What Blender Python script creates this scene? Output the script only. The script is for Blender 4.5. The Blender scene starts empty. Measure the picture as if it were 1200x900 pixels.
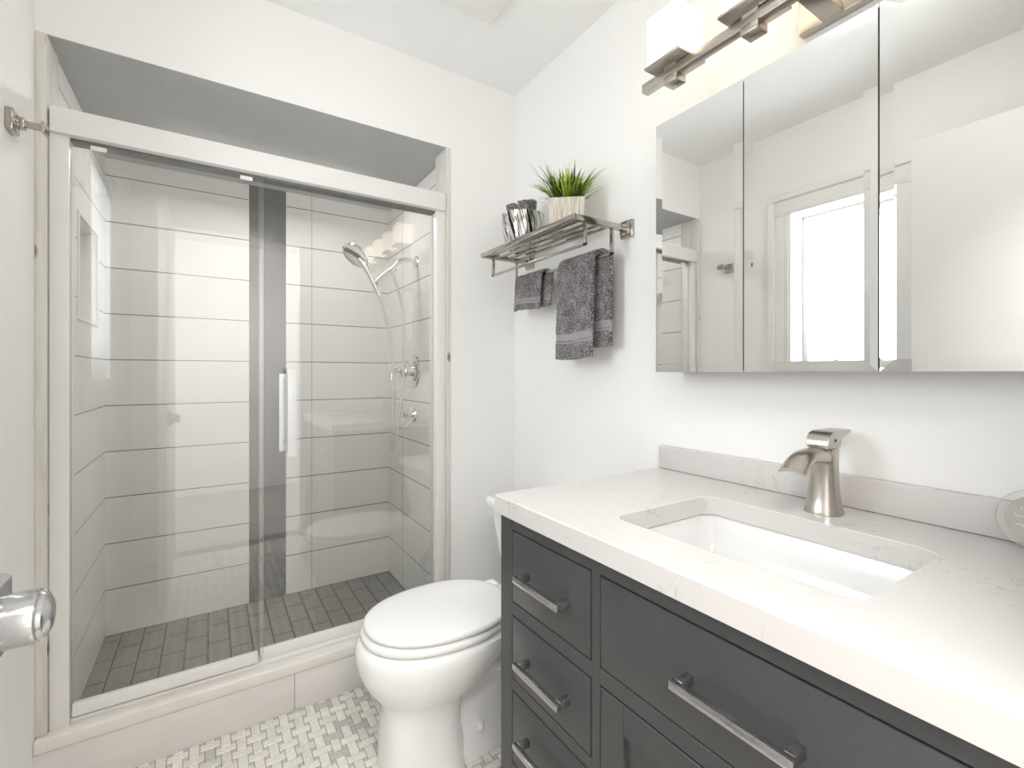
import bpy, bmesh, math, random
from mathutils import Vector, Matrix, noise
PI = math.pi
random.seed(7)
S = bpy.context.scene
COL = S.collection

# ---------------------------------------------------------------- camera, world, light
cam_d = bpy.data.cameras.new('camera'); cam = bpy.data.objects.new('camera', cam_d); COL.objects.link(cam)
cam.location = (0, 0, 1.15); cam.rotation_euler = (PI/2, 0, -math.radians(32.73))
cam_d.sensor_width = 36; cam_d.lens = 16.5; cam_d.shift_y = -12.7/1200; cam_d.clip_start = 0.02
S.camera = cam
world = bpy.data.worlds.new('world'); S.world = world; world.use_nodes = True
bg = world.node_tree.nodes['Background']; bg.inputs[0].default_value = (0.86, 0.93, 1.0, 1); bg.inputs[1].default_value = 4.5
S.view_settings.view_transform = 'Standard'; S.view_settings.look = 'None'
S.view_settings.gamma = 1; S.view_settings.use_curve_mapping = False
S.view_settings.exposure = 0.53
S.cycles.max_bounces = 16; S.cycles.diffuse_bounces = 8; S.cycles.glossy_bounces = 8; S.cycles.transparent_max_bounces = 16
S.cycles.sample_clamp_indirect = 6
def area(name, loc, rot, sx, sy, power, color):
    l = bpy.data.lights.new(name, 'AREA'); l.shape = 'RECTANGLE'; l.size = sx; l.size_y = sy; l.energy = power; l.color = color
    o = bpy.data.objects.new(name, l); COL.objects.link(o); o.location = loc; o.rotation_euler = rot; return o
area('daylight_at_window', (-0.62, 0.98, 1.56), (0, -PI/2, 0), 0.72, 0.46, 4.2, (0.93, 0.97, 1.0))
area('hall_fill', (0.2, -0.42, 2.28), (math.radians(-16), 0, 0), 1.3, 0.34, 41, (1.0, 0.985, 0.965))  # added fill without a fixture, bounced off the hall through the doorway
area('shower_fill', (0.24, 2.30, 2.065), (math.radians(-18), 0, 0), 0.8, 0.12, 3.6, (1.0, 0.98, 0.95))  # added fill to brighten the alcove tile, no fitting behind it
area('bath_fill', (0.30, 0.55, 2.35), (math.radians(38), 0, math.radians(28)), 0.4, 0.1, 1.3, (1.0, 0.985, 0.965))  # added tilted fill towards shower and floor, stands for no real fitting
LAMP = 1.35

# ---------------------------------------------------------------- materials
def mat(name, color=(.8,.8,.8), rough=.5, metal=0, spec=.5, **kw):
    m = bpy.data.materials.new(name); m.use_nodes = True
    b = m.node_tree.nodes['Principled BSDF']
    b.inputs['Base Color'].default_value = (*color, 1); b.inputs['Roughness'].default_value = rough
    b.inputs['Metallic'].default_value = metal; b.inputs['Specular IOR Level'].default_value = spec
    for k, v in kw.items(): b.inputs[k].default_value = v
    return m
def N(m, t): return m.node_tree.nodes.new(t)
def L(m, a, b): m.node_tree.links.new(a, b)
def P(m): return m.node_tree.nodes['Principled BSDF']
def coord(m, kind='Object', scale=(1,1,1), rot=(0,0,0), loc=(0,0,0)):
    tc = N(m, 'ShaderNodeTexCoord'); mp = N(m, 'ShaderNodeMapping'); L(m, tc.outputs[kind], mp.inputs[0])
    mp.inputs['Scale'].default_value = scale; mp.inputs['Rotation'].default_value = rot; mp.inputs['Location'].default_value = loc
    return mp.outputs[0]
def noise_tex(m, vec, scale, detail=4, rough=.6, dist=0):
    n = N(m, 'ShaderNodeTexNoise'); L(m, vec, n.inputs['Vector']); n.inputs['Scale'].default_value = scale
    n.inputs['Detail'].default_value = detail; n.inputs['Roughness'].default_value = rough; n.inputs['Distortion'].default_value = dist
    return n.outputs[0]
def ramp(m, fac, stops):
    r = N(m, 'ShaderNodeValToRGB'); L(m, fac, r.inputs[0])
    e = r.color_ramp.elements
    while len(e) < len(stops): e.new(.5)
    for x, (p, c) in zip(e, stops): x.position = p; x.color = (*c, 1)
    return r.outputs[0]
def bump(m, h, strength=.2, dist=.001):
    b = N(m, 'ShaderNodeBump'); L(m, h, b.inputs['Height']); b.inputs['Strength'].default_value = strength; b.inputs['Distance'].default_value = dist
    L(m, b.outputs[0], P(m).inputs['Normal'])
def noisy(name, c1, c2, scale, rough=.5, metal=0, bmp=0, stretch=(1,1,1), lo=.35, hi=.65, bd=.001, spec=.5):
    m = mat(name, c1, rough, metal, spec)
    v = coord(m, 'Object', stretch); n = noise_tex(m, v, scale)
    L(m, ramp(m, n, [(lo, c1), (hi, c2)]), P(m).inputs['Base Color'])
    if bmp: bump(m, n, bmp, bd)
    return m
wall_m = noisy('wall_paint', (.885,.876,.864), (.892,.883,.872), 9, .65)
ceil_m = noisy('ceiling_paint', (.87,.87,.86), (.88,.88,.87), 9, .8)
trim_m = noisy('trim_paint', (.84,.825,.80), (.86,.845,.82), 12, .4)
door_m = noisy('door_paint', (.73,.73,.72), (.74,.74,.73), 12, .45)
alu_m = noisy('white_aluminium', (.80,.785,.76), (.82,.80,.78), 12, .35)
white_handle_m = noisy('white_satin_handle', (.82,.82,.82), (.84,.84,.84), 50, .25)
chrome_m = noisy('chrome', (.82,.82,.83), (.86,.86,.87), 8, .07, 1)
satin_m = noisy('satin_chrome', (.60,.60,.61), (.66,.66,.67), 12, .17, 1)
nickel_m = noisy('brushed_nickel', (.50,.465,.42), (.57,.53,.48), 260, .28, 1, bmp=.03, stretch=(1,1,.06))
fixture_m = noisy('nickel_fixture', (.52,.48,.43), (.58,.54,.49), 180, .33, 1, stretch=(1,.06,1))
rack_m = noisy('nickel_rack', (.46,.43,.39), (.52,.49,.45), 120, .18, 1)
pull_m = noisy('steel_pull', (.46,.46,.46), (.53,.53,.53), 60, .2, 1)
porc_m = noisy('porcelain', (.89,.89,.88), (.90,.90,.895), 6, .12)
seat_m = noisy('seat_plastic', (.89,.89,.88), (.90,.90,.89), 10, .22)
grey_m = noisy('grey_cabinet_paint', (.053,.053,.055), (.058,.058,.060), 90, .36, bmp=.03)
dark_m = mat('dark_gap', (.012,.012,.012), .8)
edge_m = noisy('glass_edge', (.60,.66,.63), (.68,.73,.70), 30, .15)
terry_tone = ((.150,.137,.140), (.24,.222,.226))
def terry(name):
    m = mat(name, (.2,.19,.19), .95, 0, .1)
    v = coord(m); n = noise_tex(m, v, 300, 1, .5); n2 = noise_tex(m, v, 30, 3, .6)
    mx = N(m, 'ShaderNodeMath'); mx.operation = 'MULTIPLY_ADD'; L(m, n2, mx.inputs[0]); mx.inputs[1].default_value = .35; L(m, n, mx.inputs[2])
    L(m, ramp(m, mx.outputs[0], [(.52, (.045,.040,.042)), (.66, (.16,.148,.151)), (.84, (.50,.462,.472))]), P(m).inputs['Base Color'])
    bump(m, n, 1, .008); P(m).inputs['Sheen Weight'].default_value = .3
    return m
terry_m = terry('grey_terry')
band_m = noisy('towel_woven_band', (.30,.28,.285), (.36,.34,.345), 300, .85, bmp=.3, stretch=(1,.05,1))
quartz_m = mat('white_quartz', (.80,.78,.76), .22)
v = coord(quartz_m)
q1 = noise_tex(quartz_m, v, 13, 3, .55, .8); q2 = noise_tex(quartz_m, coord(quartz_m, loc=(3,5,1)), 5, 3, .5)
veins = ramp(quartz_m, q1, [(.493, (.635,.612,.597)), (.499, (.44,.43,.42)), (.505, (.635,.612,.597))])
mask = ramp(quartz_m, q2, [(.50, (0,0,0)), (.60, (1,1,1))])
mx = N(quartz_m, 'ShaderNodeMix'); mx.data_type = 'RGBA'; L(quartz_m, mask, mx.inputs[0]); mx.inputs[6].default_value = (.635,.612,.597,1); L(quartz_m, veins, mx.inputs[7])
L(quartz_m, mx.outputs[2], P(quartz_m).inputs['Base Color'])
marble_m = noisy('marble_threshold', (.80,.775,.74), (.75,.72,.68), 14, .3)
kerb_m = noisy('grey_kerb_tile', (.70,.675,.655), (.75,.725,.705), 9, .4, stretch=(.4,1,2))

def tile_mat(name, c1, c2, mortar, w, h, gap, rough, var=.0, offset=0, nscale=5, freq=2):
    m = mat(name, c1, rough)
    uv = coord(m, 'UV'); b = N(m, 'ShaderNodeTexBrick'); L(m, uv, b.inputs['Vector'])
    b.offset = offset; b.offset_frequency = freq; b.squash = 1
    b.inputs['Scale'].default_value = 1; b.inputs['Mortar Size'].default_value = gap; b.inputs['Mortar Smooth'].default_value = .1
    b.inputs['Brick Width'].default_value = w; b.inputs['Row Height'].default_value = h; b.inputs['Bias'].default_value = 0
    n = noise_tex(m, coord(m, 'UV', (nscale, nscale*6, 1)), 3, 4)
    L(m, ramp(m, n, [(.3, c1), (.7, c2)]), b.inputs['Color1']); L(m, ramp(m, n, [(.25, c2), (.8, c1)]), b.inputs['Color2'])
    b.inputs['Mortar'].default_value = (*mortar, 1)
    L(m, b.outputs['Color'], P(m).inputs['Base Color'])
    inv = N(m, 'ShaderNodeMath'); inv.operation = 'SUBTRACT'; inv.inputs[0].default_value = 1; L(m, b.outputs['Fac'], inv.inputs[1])
    bump(m, inv.outputs[0], .5, .001)
    return m
stile_m = tile_mat('large_wall_tile', (.84,.83,.81), (.87,.86,.84), (.20,.195,.185), 5.0, .198, .0022, .3)
stilev_m = tile_mat('large_wall_tile_jointed', (.84,.83,.81), (.87,.86,.84), (.20,.195,.185), .60, .198, .0022, .3)
accent_m = tile_mat('dark_accent_tile', (.055,.055,.055), (.085,.085,.084), (.06,.06,.06), .30, .198, .002, .2)
sfloor_m = tile_mat('grey_shower_floor_tile', (.20,.195,.178), (.26,.255,.232), (.055,.053,.05), .16, .078, .0035, .45, offset=.5, nscale=14)
greywall_m = noisy('alcove_ceiling_shaded', (.47,.48,.485), (.49,.50,.505), 9, .7)  # shade of the recess put into the colour, greyer than the room ceiling

def wood_jamb():
    m = mat('whitewashed_jamb_wood', (.7,.68,.64), .6)
    n = noise_tex(m, coord(m, 'Object', (14, 14, 1.2)), 3, 4, .6, .6)
    c = ramp(m, n, [(.3, (.62,.59,.54)), (.6, (.74,.715,.67))])
    vo = N(m, 'ShaderNodeTexVoronoi'); L(m, coord(m, 'Object', (14,14,5.5)), vo.inputs['Vector']); vo.inputs['Scale'].default_value = 1
    k = ramp(m, vo.outputs['Distance'], [(.06, (.30,.27,.24)), (.14, (1,1,1))])
    mx = N(m, 'ShaderNodeMix'); mx.data_type = 'RGBA'; mx.blend_type = 'MULTIPLY'; mx.inputs[0].default_value = 1
    L(m, c, mx.inputs[6]); L(m, k, mx.inputs[7]); L(m, mx.outputs[2], P(m).inputs['Base Color']); return m
jamb_m = wood_jamb()

def thin_glass(name, tint, ior=1.5, extra=0.0, rough=0.0):
    m = bpy.data.materials.new(name); m.use_nodes = True; nt = m.node_tree
    nt.nodes.remove(nt.nodes['Principled BSDF']); out = nt.nodes['Material Output']
    tr = N(m, 'ShaderNodeBsdfTransparent'); tr.inputs[0].default_value = (*tint, 1)
    gl = N(m, 'ShaderNodeBsdfGlossy'); gl.inputs['Roughness'].default_value = rough
    # a little dust and streaking in the gloss keeps this procedural
    n = noise_tex(m, coord(m, 'Object', (6, 6, 1)), 3, 3); L(m, ramp(m, n, [(.3, (.92,.93,.93)), (.7, (1,1,1))]), gl.inputs[0])
    # Schlick reflectance of one face, the same from either side, since the sheet does not bend light
    lw = N(m, 'ShaderNodeLayerWeight'); lw.inputs[0].default_value = .5
    pw = N(m, 'ShaderNodeMath'); pw.operation = 'POWER'; L(m, lw.outputs['Facing'], pw.inputs[0]); pw.inputs[1].default_value = 5
    f0 = ((ior-1)/(ior+1))**2 + extra
    ad = N(m, 'ShaderNodeMath'); ad.operation = 'MULTIPLY_ADD'; ad.use_clamp = True
    L(m, pw.outputs[0], ad.inputs[0]); ad.inputs[1].default_value = 1-f0; ad.inputs[2].default_value = f0
    mi = N(m, 'ShaderNodeMixShader'); L(m, ad.outputs[0], mi.inputs[0]); L(m, tr.outputs[0], mi.inputs[1]); L(m, gl.outputs[0], mi.inputs[2])
    L(m, mi.outputs[0], out.inputs[0]); return m
sglass_m = thin_glass('shower_glass', (.985,.987,.983), 1.52, .032)
wglass_m = thin_glass('window_glass', (.96,.97,.97), 1.45)
clear_m = thin_glass('clear_acrylic', (.90,.91,.90), 1.5, .06)
mirror_m = noisy('mirror_silver', (.90,.905,.90), (.91,.915,.91), 3, .0, 1)
def lamp_mat():
    m = mat('lit_opal_glass', (.9,.88,.84), .3)
    P(m).inputs['Emission Strength'].default_value = LAMP
    lw = noise_tex(m, coord(m, 'Object'), 8, 2); L(m, ramp(m, lw, [(.3, (1,.84,.62)), (.7, (1,.86,.66))]), P(m).inputs['Emission Color'])
    return m
lamp_m = lamp_mat()

# ---------------------------------------------------------------- mesh helpers
def box(bm, x0, x1, y0, y1, z0, z1, bev=0, seg=2, mi=0):
    r = bmesh.ops.create_cube(bm, size=1)
    vs = r['verts']
    for v in vs: v.co = Vector(((x0+x1)/2 + v.co.x*(x1-x0), (y0+y1)/2 + v.co.y*(y1-y0), (z0+z1)/2 + v.co.z*(z1-z0)))
    fs = list({f for v in vs for f in v.link_faces})
    for f in fs: f.material_index = mi
    if bev:
        es = list({e for v in vs for e in v.link_edges})
        g = bmesh.ops.bevel(bm, geom=es, offset=bev, segments=seg, profile=.5, affect='EDGES')
        for f in g['faces']: f.material_index = mi
def ring(c, n, fn): return [Vector(c) + Vector(fn(2*PI*i/n)) for i in range(n)]
def loft(bm, rings, cap0=True, cap1=True, mi=0, closed=True):
    R = [[bm.verts.new(p) for p in r] for r in rings]
    n = len(R[0]); m = n if closed else n-1
    for a, b in zip(R, R[1:]):
        for i in range(m):
            f = bm.faces.new((a[i], a[(i+1) % n], b[(i+1) % n], b[i])); f.material_index = mi
    if cap0: bm.faces.new(R[0][::-1]).material_index = mi
    if cap1: bm.faces.new(R[-1]).material_index = mi
    return R
def frames(pts):
    T = []
    for i in range(len(pts)):
        T.append((pts[min(i+1, len(pts)-1)] - pts[max(i-1, 0)]).normalized())
    u = T[0].orthogonal().normalized(); out = []
    for t in T:
        u = (u - t*u.dot(t)).normalized(); out.append((t, u, t.cross(u)))
    return out
def tube(bm, pts, r, n=12, mi=0, squash=1):
    pts = [Vector(p) for p in pts]; rr = r if isinstance(r, (list, tuple)) else [r]*len(pts)
    F = frames(pts)
    loft(bm, [[p + (u*math.cos(2*PI*i/n) + w*math.sin(2*PI*i/n)*squash)*q for i in range(n)] for p, q, (t, u, w) in zip(pts, rr, F)], mi=mi)
def spline(P_, k=8):
    P_ = [Vector(p) for p in P_]; Q = [P_[0]*2-P_[1]] + P_ + [P_[-1]*2-P_[-2]]; out = []
    for i in range(1, len(Q)-2):
        a, b, c, d = Q[i-1:i+3]
        for j in range(k):
            t = j/k
            out.append(.5*((2*b) + (c-a)*t + (2*a-5*b+4*c-d)*t*t + (3*b-a-3*c+d)*t**3))
    return out + [P_[-1]]
def lathe(bm, c, axis, prof, n=32, mi=0, cap0=True, cap1=True):
    axis = Vector(axis).normalized(); u = axis.orthogonal().normalized(); w = axis.cross(u); c = Vector(c)
    loft(bm, [[c + axis*h + (u*math.cos(2*PI*i/n) + w*math.sin(2*PI*i/n))*max(r, 1e-4) for i in range(n)] for r, h in prof], mi=mi, cap0=cap0, cap1=cap1)
def obj(name, bm, m, parent=None, smooth=None, kind=None):
    bmesh.ops.recalc_face_normals(bm, faces=bm.faces)
    if smooth is not None:
        for f in bm.faces: f.smooth = True
        for e in bm.edges:
            if len(e.link_faces) == 2 and e.calc_face_angle(0) > math.radians(smooth): e.smooth = False
    me = bpy.data.meshes.new(name); bm.to_mesh(me); bm.free()
    for x in (m if isinstance(m, (list, tuple)) else [m]): me.materials.append(x)
    o = bpy.data.objects.new(name, me); COL.objects.link(o)
    if parent:
        o.parent = parent; o.matrix_parent_inverse = Matrix.Translation(-parent.location) if parent.type == 'EMPTY' else Matrix.Identity(4)
    if kind: o['kind'] = kind
    return o
def thing(name, label, cat, loc=(0,0,0), group=None):
    o = bpy.data.objects.new(name, None); COL.objects.link(o); o.location = loc; o.empty_display_size = .05
    o['label'] = label; o['category'] = cat
    if group: o['group'] = group
    return o
def tag(o, label, cat, group=None):
    o['label'] = label; o['category'] = cat
    if group: o['group'] = group
    return o
def B(): return bmesh.new()
def bx(name, dims, m, parent=None, bev=0, seg=2, kind=None, smooth=30):
    bm = B(); box(bm, *dims, bev=bev, seg=seg); return obj(name, bm, m, parent, smooth, kind)
def quad_uv(bm, co, uv, mi=0):
    lay = bm.loops.layers.uv.verify(); f = bm.faces.new([bm.verts.new(c) for c in co]); f.material_index = mi
    for l, q in zip(f.loops, uv): l[lay].uv = q
    return f

# ---------------------------------------------------------------- room measurements
XL, XR, YF, YB, ZC = -.398, 1.145, -.005, 1.76, 2.392
OX0, OX1, OZ = -.374, .813, 2.074          # shower opening
AX0, AX1, AYB, AZF = -.379, .855, 2.634, .02 # alcove inside

# floor: marble basketweave, each tile a raised face, dots between
def floor_mesh():
    bm = B(); lay = bm.loops.layers.color.new('tone')
    def face(x0, x1, y0, y1, z, mi, tone):
        f = bm.faces.new([bm.verts.new(c) for c in ((x0,y0,z),(x1,y0,z),(x1,y1,z),(x0,y1,z))]); f.material_index = mi
        for l in f.loops: l[lay] = (*tone, 1)
    def prism(x0, x1, y0, y1, mi, tone, h=.0012, b=.0012):
        z0, z1 = -.0015, 0
        lo = [bm.verts.new(c) for c in ((x0,y0,z0),(x1,y0,z0),(x1,y1,z0),(x0,y1,z0))]
        hi = [bm.verts.new(c) for c in ((x0+b,y0+b,z1),(x1-b,y0+b,z1),(x1-b,y1-b,z1),(x0+b,y1-b,z1))]
        fs = [bm.faces.new(hi)] + [bm.faces.new((lo[i], lo[(i+1)%4], hi[(i+1)%4], hi[i])) for i in range(4)]
        for f in fs:
            f.material_index = mi
            for l in f.loops: l[lay] = (*tone, 1)
    face(XL, XR, YF-.15, YB, -.0014, 1, (.3,.3,.3))
    p, Lg, W, g = .041, .0545, .0275, .0018
    i0, i1 = int(XL/p)-1, int(XR/p)+1; j0, j1 = int((.55)/p), int(YB/p)+1
    def clip(x0, x1, y0, y1, mi, tone):
        x0, x1, y0, y1 = max(x0,XL), min(x1,XR), max(y0,YF), min(y1,YB-.012)
        if x1-x0 > .004 and y1-y0 > .004: prism(x0, x1, y0, y1, mi, tone)
    for i in range(i0, i1+1):
        for j in range(-1, j1+1):
            cx, cy = i*p, j*p
            t = random.choice((.93,.91,.94,.92,.90,.88,.93,.78)) + random.uniform(-.02,.02)
            a, b = (Lg, W) if (i+j) % 2 == 0 else (W, Lg)
            clip(cx-a/2+g/2, cx+a/2-g/2, cy-b/2+g/2, cy+b/2-g/2, 0, (t, t*.985, t*.95))
            d = (Lg-W)/2
            clip(cx+p/2-d/2+g/2, cx+p/2+d/2-g/2, cy+p/2-d/2+g/2, cy+p/2+d/2-g/2, 2, (.2,.2,.19))
    return bm
fm = mat('marble_mosaic', (.8,.78,.75), .28)
at = N(fm, 'ShaderNodeVertexColor'); at.layer_name = 'tone'
nz = noise_tex(fm, coord(fm), 28, 5, .6, 1.5); vr = ramp(fm, nz, [(.42, (1,1,1)), (.5, (.86,.86,.86)), (.56, (1,1,1))])
mm = N(fm, 'ShaderNodeMix'); mm.data_type = 'RGBA'; mm.blend_type = 'MULTIPLY'; mm.inputs[0].default_value = 1
L(fm, at.outputs[0], mm.inputs[6]); L(fm, vr, mm.inputs[7]); L(fm, mm.outputs[2], P(fm).inputs['Base Color'])
grout_m = noisy('floor_grout', (.27,.26,.24), (.33,.32,.30), 200, .9)
dot_m = noisy('grey_marble_dot', (.46,.45,.43), (.60,.59,.57), 60, .3)
obj('floor', floor_mesh(), [fm, grout_m, dot_m], kind='structure')
bx('ceiling', (XL-.1, XR+.1, YF-.15, YB+.02, ZC, ZC+.06), ceil_m, kind='structure')
bx('wall_right', (XR, XR+.1, YF-.15, YB+.12, -.05, ZC+.02), wall_m, kind='structure')
# left wall with the window hole
WY0, WY1, WZ0, WZ1 = .795, 1.225, 1.13, 1.95
bm = B()
for d in ((XL-.16, XL, YF-.15, WY0, -.05, ZC+.02), (XL-.16, XL, WY1, YB+.12, -.05, ZC+.02), (XL-.16, XL, WY0, WY1, -.05, WZ0), (XL-.16, XL, WY0, WY1, WZ1, ZC+.02)): box(bm, *d)
obj('wall_left', bm, wall_m, kind='structure')
# back wall round the shower opening
bm = B()
box(bm, OX1+.018, XR, YB, YB+.115, -.05, ZC+.02); box(bm, XL, OX1+.018, YB, YB+.003, OZ, ZC+.02); box(bm, XL, OX1+.018, YB+.003, YB+.115, OZ+.05, ZC+.02)
obj('wall_back', bm, wall_m, kind='structure')
bm = B(); box(bm, XL, OX0, YB-.004, YB+.113, .168, OZ, bev=.002)
obj('trim_1', bm, jamb_m, smooth=30, kind='structure')
bm = B(); box(bm, OX1, OX1+.018, YB-.003, YB+.113, .168, OZ, bev=.002)
obj('trim_2', bm, jamb_m, smooth=30, kind='structure')
# front wall with the doorway behind the camera
DX0, DX1, DZ = -.19, .535, 2.06
bm = B()
box(bm, XL, DX0, YF-.12, YF, -.05, ZC+.02); box(bm, DX1, XR, YF-.12, YF, -.05, ZC+.02); box(bm, DX0, DX1, YF-.12, YF, DZ, ZC+.02)
obj('wall_front', bm, wall_m, kind='structure')
bm = B()
HX0, HX1, HY = -1.2, 1.7, -1.75
box(bm, HX0, HX1, HY-.05, HY, -.05, ZC+.02); box(bm, HX0-.05, HX0, HY, YF-.12, -.05, ZC+.02); box(bm, HX1, HX1+.05, HY, YF-.12, -.05, ZC+.02)
box(bm, HX0, XL-.16, YF-.17, YF-.12, -.05, ZC+.02); box(bm, XR+.1, HX1, YF-.17, YF-.12, -.05, ZC+.02)
obj('wall_hall', bm, wall_m, kind='structure')
bx('ceiling_hall', (HX0, HX1, HY, YF-.15, ZC, ZC+.06), ceil_m, kind='structure')
bx('floor_hall', (HX0, HX1, HY, YF-.12, -.06, 0), noisy('hall_oak_floor', (.40,.39,.375), (.46,.45,.43), 6, .4, stretch=(8,1,1)), kind='structure')

# ---------------------------------------------------------------- shower alcove shell
def wall_uv(name, pts_uv, mats):
    bm = B()
    for co, uv, mi in pts_uv: quad_uv(bm, co, uv, mi)
    bmesh.ops.remove_doubles(bm, verts=bm.verts, dist=1e-5)
    return obj(name, bm, mats, kind='structure')
def back_quad(x0, x1, u0, mi):
    return [((x0,AYB,0),(x1,AYB,0),(x1,AYB,OZ),(x0,AYB,OZ)), ((u0,-AZF),(u0+x1-x0,-AZF),(u0+x1-x0,OZ-AZF),(u0,OZ-AZF)), mi]
wb = wall_uv('wall_shower_back', [back_quad(AX0, .16, .05, 0), back_quad(.16, .324, .07, 1), back_quad(.324, .445, .47, 2), back_quad(.445, AX1, 0, 2)], [stile_m, accent_m, stilev_m])
wb.modifiers.new('thick', 'SOLIDIFY').thickness = -.06
def side(x, y0, y1, z0, z1): return [((x,y0,z0),(x,y1,z0),(x,y1,z1),(x,y0,z1)), ((y0-1.8,z0-AZF),(y1-1.8,z0-AZF),(y1-1.8,z1-AZF),(y0-1.8,z1-AZF)), 0]
NY0, NY1, NZ0, NZ1 = 2.144, 2.46, 1.344, 1.694
Y0 = YB+.113
wl = wall_uv('wall_shower_left', [side(AX0,Y0,NY0,0,OZ), side(AX0,NY1,AYB,0,OZ), side(AX0,NY0,NY1,0,NZ0), side(AX0,NY0,NY1,NZ1,OZ),
    [((AX0,NY0,NZ0),(AX0,NY1,NZ0),(AX0-.09,NY1,NZ0),(AX0-.09,NY0,NZ0)), ((.1,.1),(.4,.1),(.4,.18),(.1,.18)), 0],
    [((AX0,NY0,NZ1),(AX0,NY1,NZ1),(AX0-.09,NY1,NZ1),(AX0-.09,NY0,NZ1)), ((.1,.1),(.4,.1),(.4,.18),(.1,.18)), 0],
    [((AX0,NY0,NZ0),(AX0,NY0,NZ1),(AX0-.09,NY0,NZ1),(AX0-.09,NY0,NZ0)), ((.1,.01),(.1,.19),(.18,.19),(.18,.01)), 0],
    [((AX0,NY1,NZ0),(AX0,NY1,NZ1),(AX0-.09,NY1,NZ1),(AX0-.09,NY1,NZ0)), ((.1,.01),(.1,.19),(.18,.19),(.18,.01)), 0],
    [((AX0-.09,NY0,NZ0),(AX0-.09,NY1,NZ0),(AX0-.09,NY1,NZ1),(AX0-.09,NY0,NZ1)), ((.1,.01),(.4,.01),(.4,.19),(.1,.19)), 0]], [stile_m])
bm = B()
t_ = .012
for d in ((NY0-t_,NY1+t_,NZ1,NZ1+t_), (NY0-t_,NY1+t_,NZ0-t_,NZ0), (NY0-t_,NY0,NZ0,NZ1), (NY1,NY1+t_,NZ0,NZ1)): box(bm, AX0-.003, AX0+.005, d[0], d[1], d[2], d[3], bev=.0015)
obj('trim_niche', bm, trim_m, smooth=30, kind='structure')
wr = wall_uv('wall_shower_right', [side(AX1,Y0,AYB,0,OZ)], [stilev_m])
bm = B(); box(bm, OX1+.018, AX1, Y0-.004, Y0, 0, OZ); obj('trim_return', bm, stile_m, kind='structure')
for o in (wr,): o.modifiers.new('thick', 'SOLIDIFY').thickness = -.03
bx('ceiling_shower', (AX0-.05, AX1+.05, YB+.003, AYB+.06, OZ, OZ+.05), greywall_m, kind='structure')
bm = B(); quad_uv(bm, ((AX0-.02,1.85,AZF),(AX1+.02,1.85,AZF),(AX1+.02,AYB+.02,AZF),(AX0-.02,AYB+.02,AZF)), ((0,0),(0,1.27),(.80,1.27),(.80,0)))
obj('floor_shower', bm, sfloor_m, kind='structure')
# kerb: grey tile face under a marble sill
bm = B(); box(bm, XL, .241, YB-.015, YB+.09, 0, .127, bev=.001); box(bm, .243, AX1-.02, YB-.015, YB+.09, 0, .127, bev=.001)
box(bm, .2405, .2435, YB-.0135, YB+.088, .001, .126, mi=1)
obj('trim_kerb', bm, [kerb_m, grout_m], smooth=30, kind='structure')
bx('trim_sill', (XL, AX1-.02, YB-.022, YB+.092, .1275, .166), marble_m, bev=.006, seg=3, kind='structure')

# ---------------------------------------------------------------- shower door
sd = thing('shower_door', 'white framed glass sliding shower door standing on the marble sill', 'shower door', (.22, 1.80, .166))
bm = B(); box(bm, -.369, .808, 1.755, 1.835, 1.812, 1.882, bev=.002)
box(bm, -.331, .772, 1.782, 1.826, 1.805, 1.8125, mi=1)  # dark strip put in for the shade in the gap under the header
obj('header', bm, [alu_m, noisy('header_gap_shade', (.16,.16,.16), (.2,.2,.2), 30, .6)], sd, 30)
bx('jamb', (-.3725, -.331, 1.768, 1.832, .166, 1.812), alu_m, sd, .002)
bx('jamb', (.772, .8115, 1.768, 1.832, .166, 1.812), alu_m, sd, .002)
bx('track', (-.331, .772, 1.782, 1.83, .166, .176), alu_m, sd, .002)
def panel(x0, x1, y, z0, z1, name, par):
    bm = B(); box(bm, x0, x1, y-.004, y+.004, z0, z1)
    for f in bm.faces: f.material_index = 0 if abs(f.normal.y) > .5 or True else 1
    bm.normal_update()
    for f in bm.faces:
        if abs(f.normal.y) < .5: f.material_index = 1
    return obj(name, bm, [sglass_m, edge_m], par)
gl = panel(-.329, .150, 1.786, .20, 1.806, 'glass_panel', sd)
bx('bottom_rail', (-.327, .134, 1.775, 1.797, .183, .217), alu_m, gl, .003)
gr = panel(.140, .770, 1.806, .19, 1.806, 'glass_panel', sd)
bx('bottom_rail', (.143, .770, 1.798, 1.816, .176, .212), alu_m, gr, .003)
bm = B(); box(bm, .220, .249, 1.745, 1.757, .866, 1.166, bev=.002)
for z in (.905, 1.127): lathe(bm, (.234, 1.757, z), (0,1,0), [(.008,0),(.008,.045)], 16)
obj('handle', bm, white_handle_m, gr, 30)
bm = B(); box(bm, .204, .230, 1.828, 1.840, .874, 1.148, bev=.002)
for z in (.905, 1.127): lathe(bm, (.222, 1.810, z), (0,1,0), [(.007,0),(.007,.019)], 16)
obj('inner_handle', bm, white_handle_m, gr, 30)
bm = B()
for x in (-.27, .10): box(bm, x-.018, x+.018, 1.776, 1.7815, 1.787, 1.801, bev=.002)
obj('roller_bracket', bm, alu_m, gl, 30)

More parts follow.
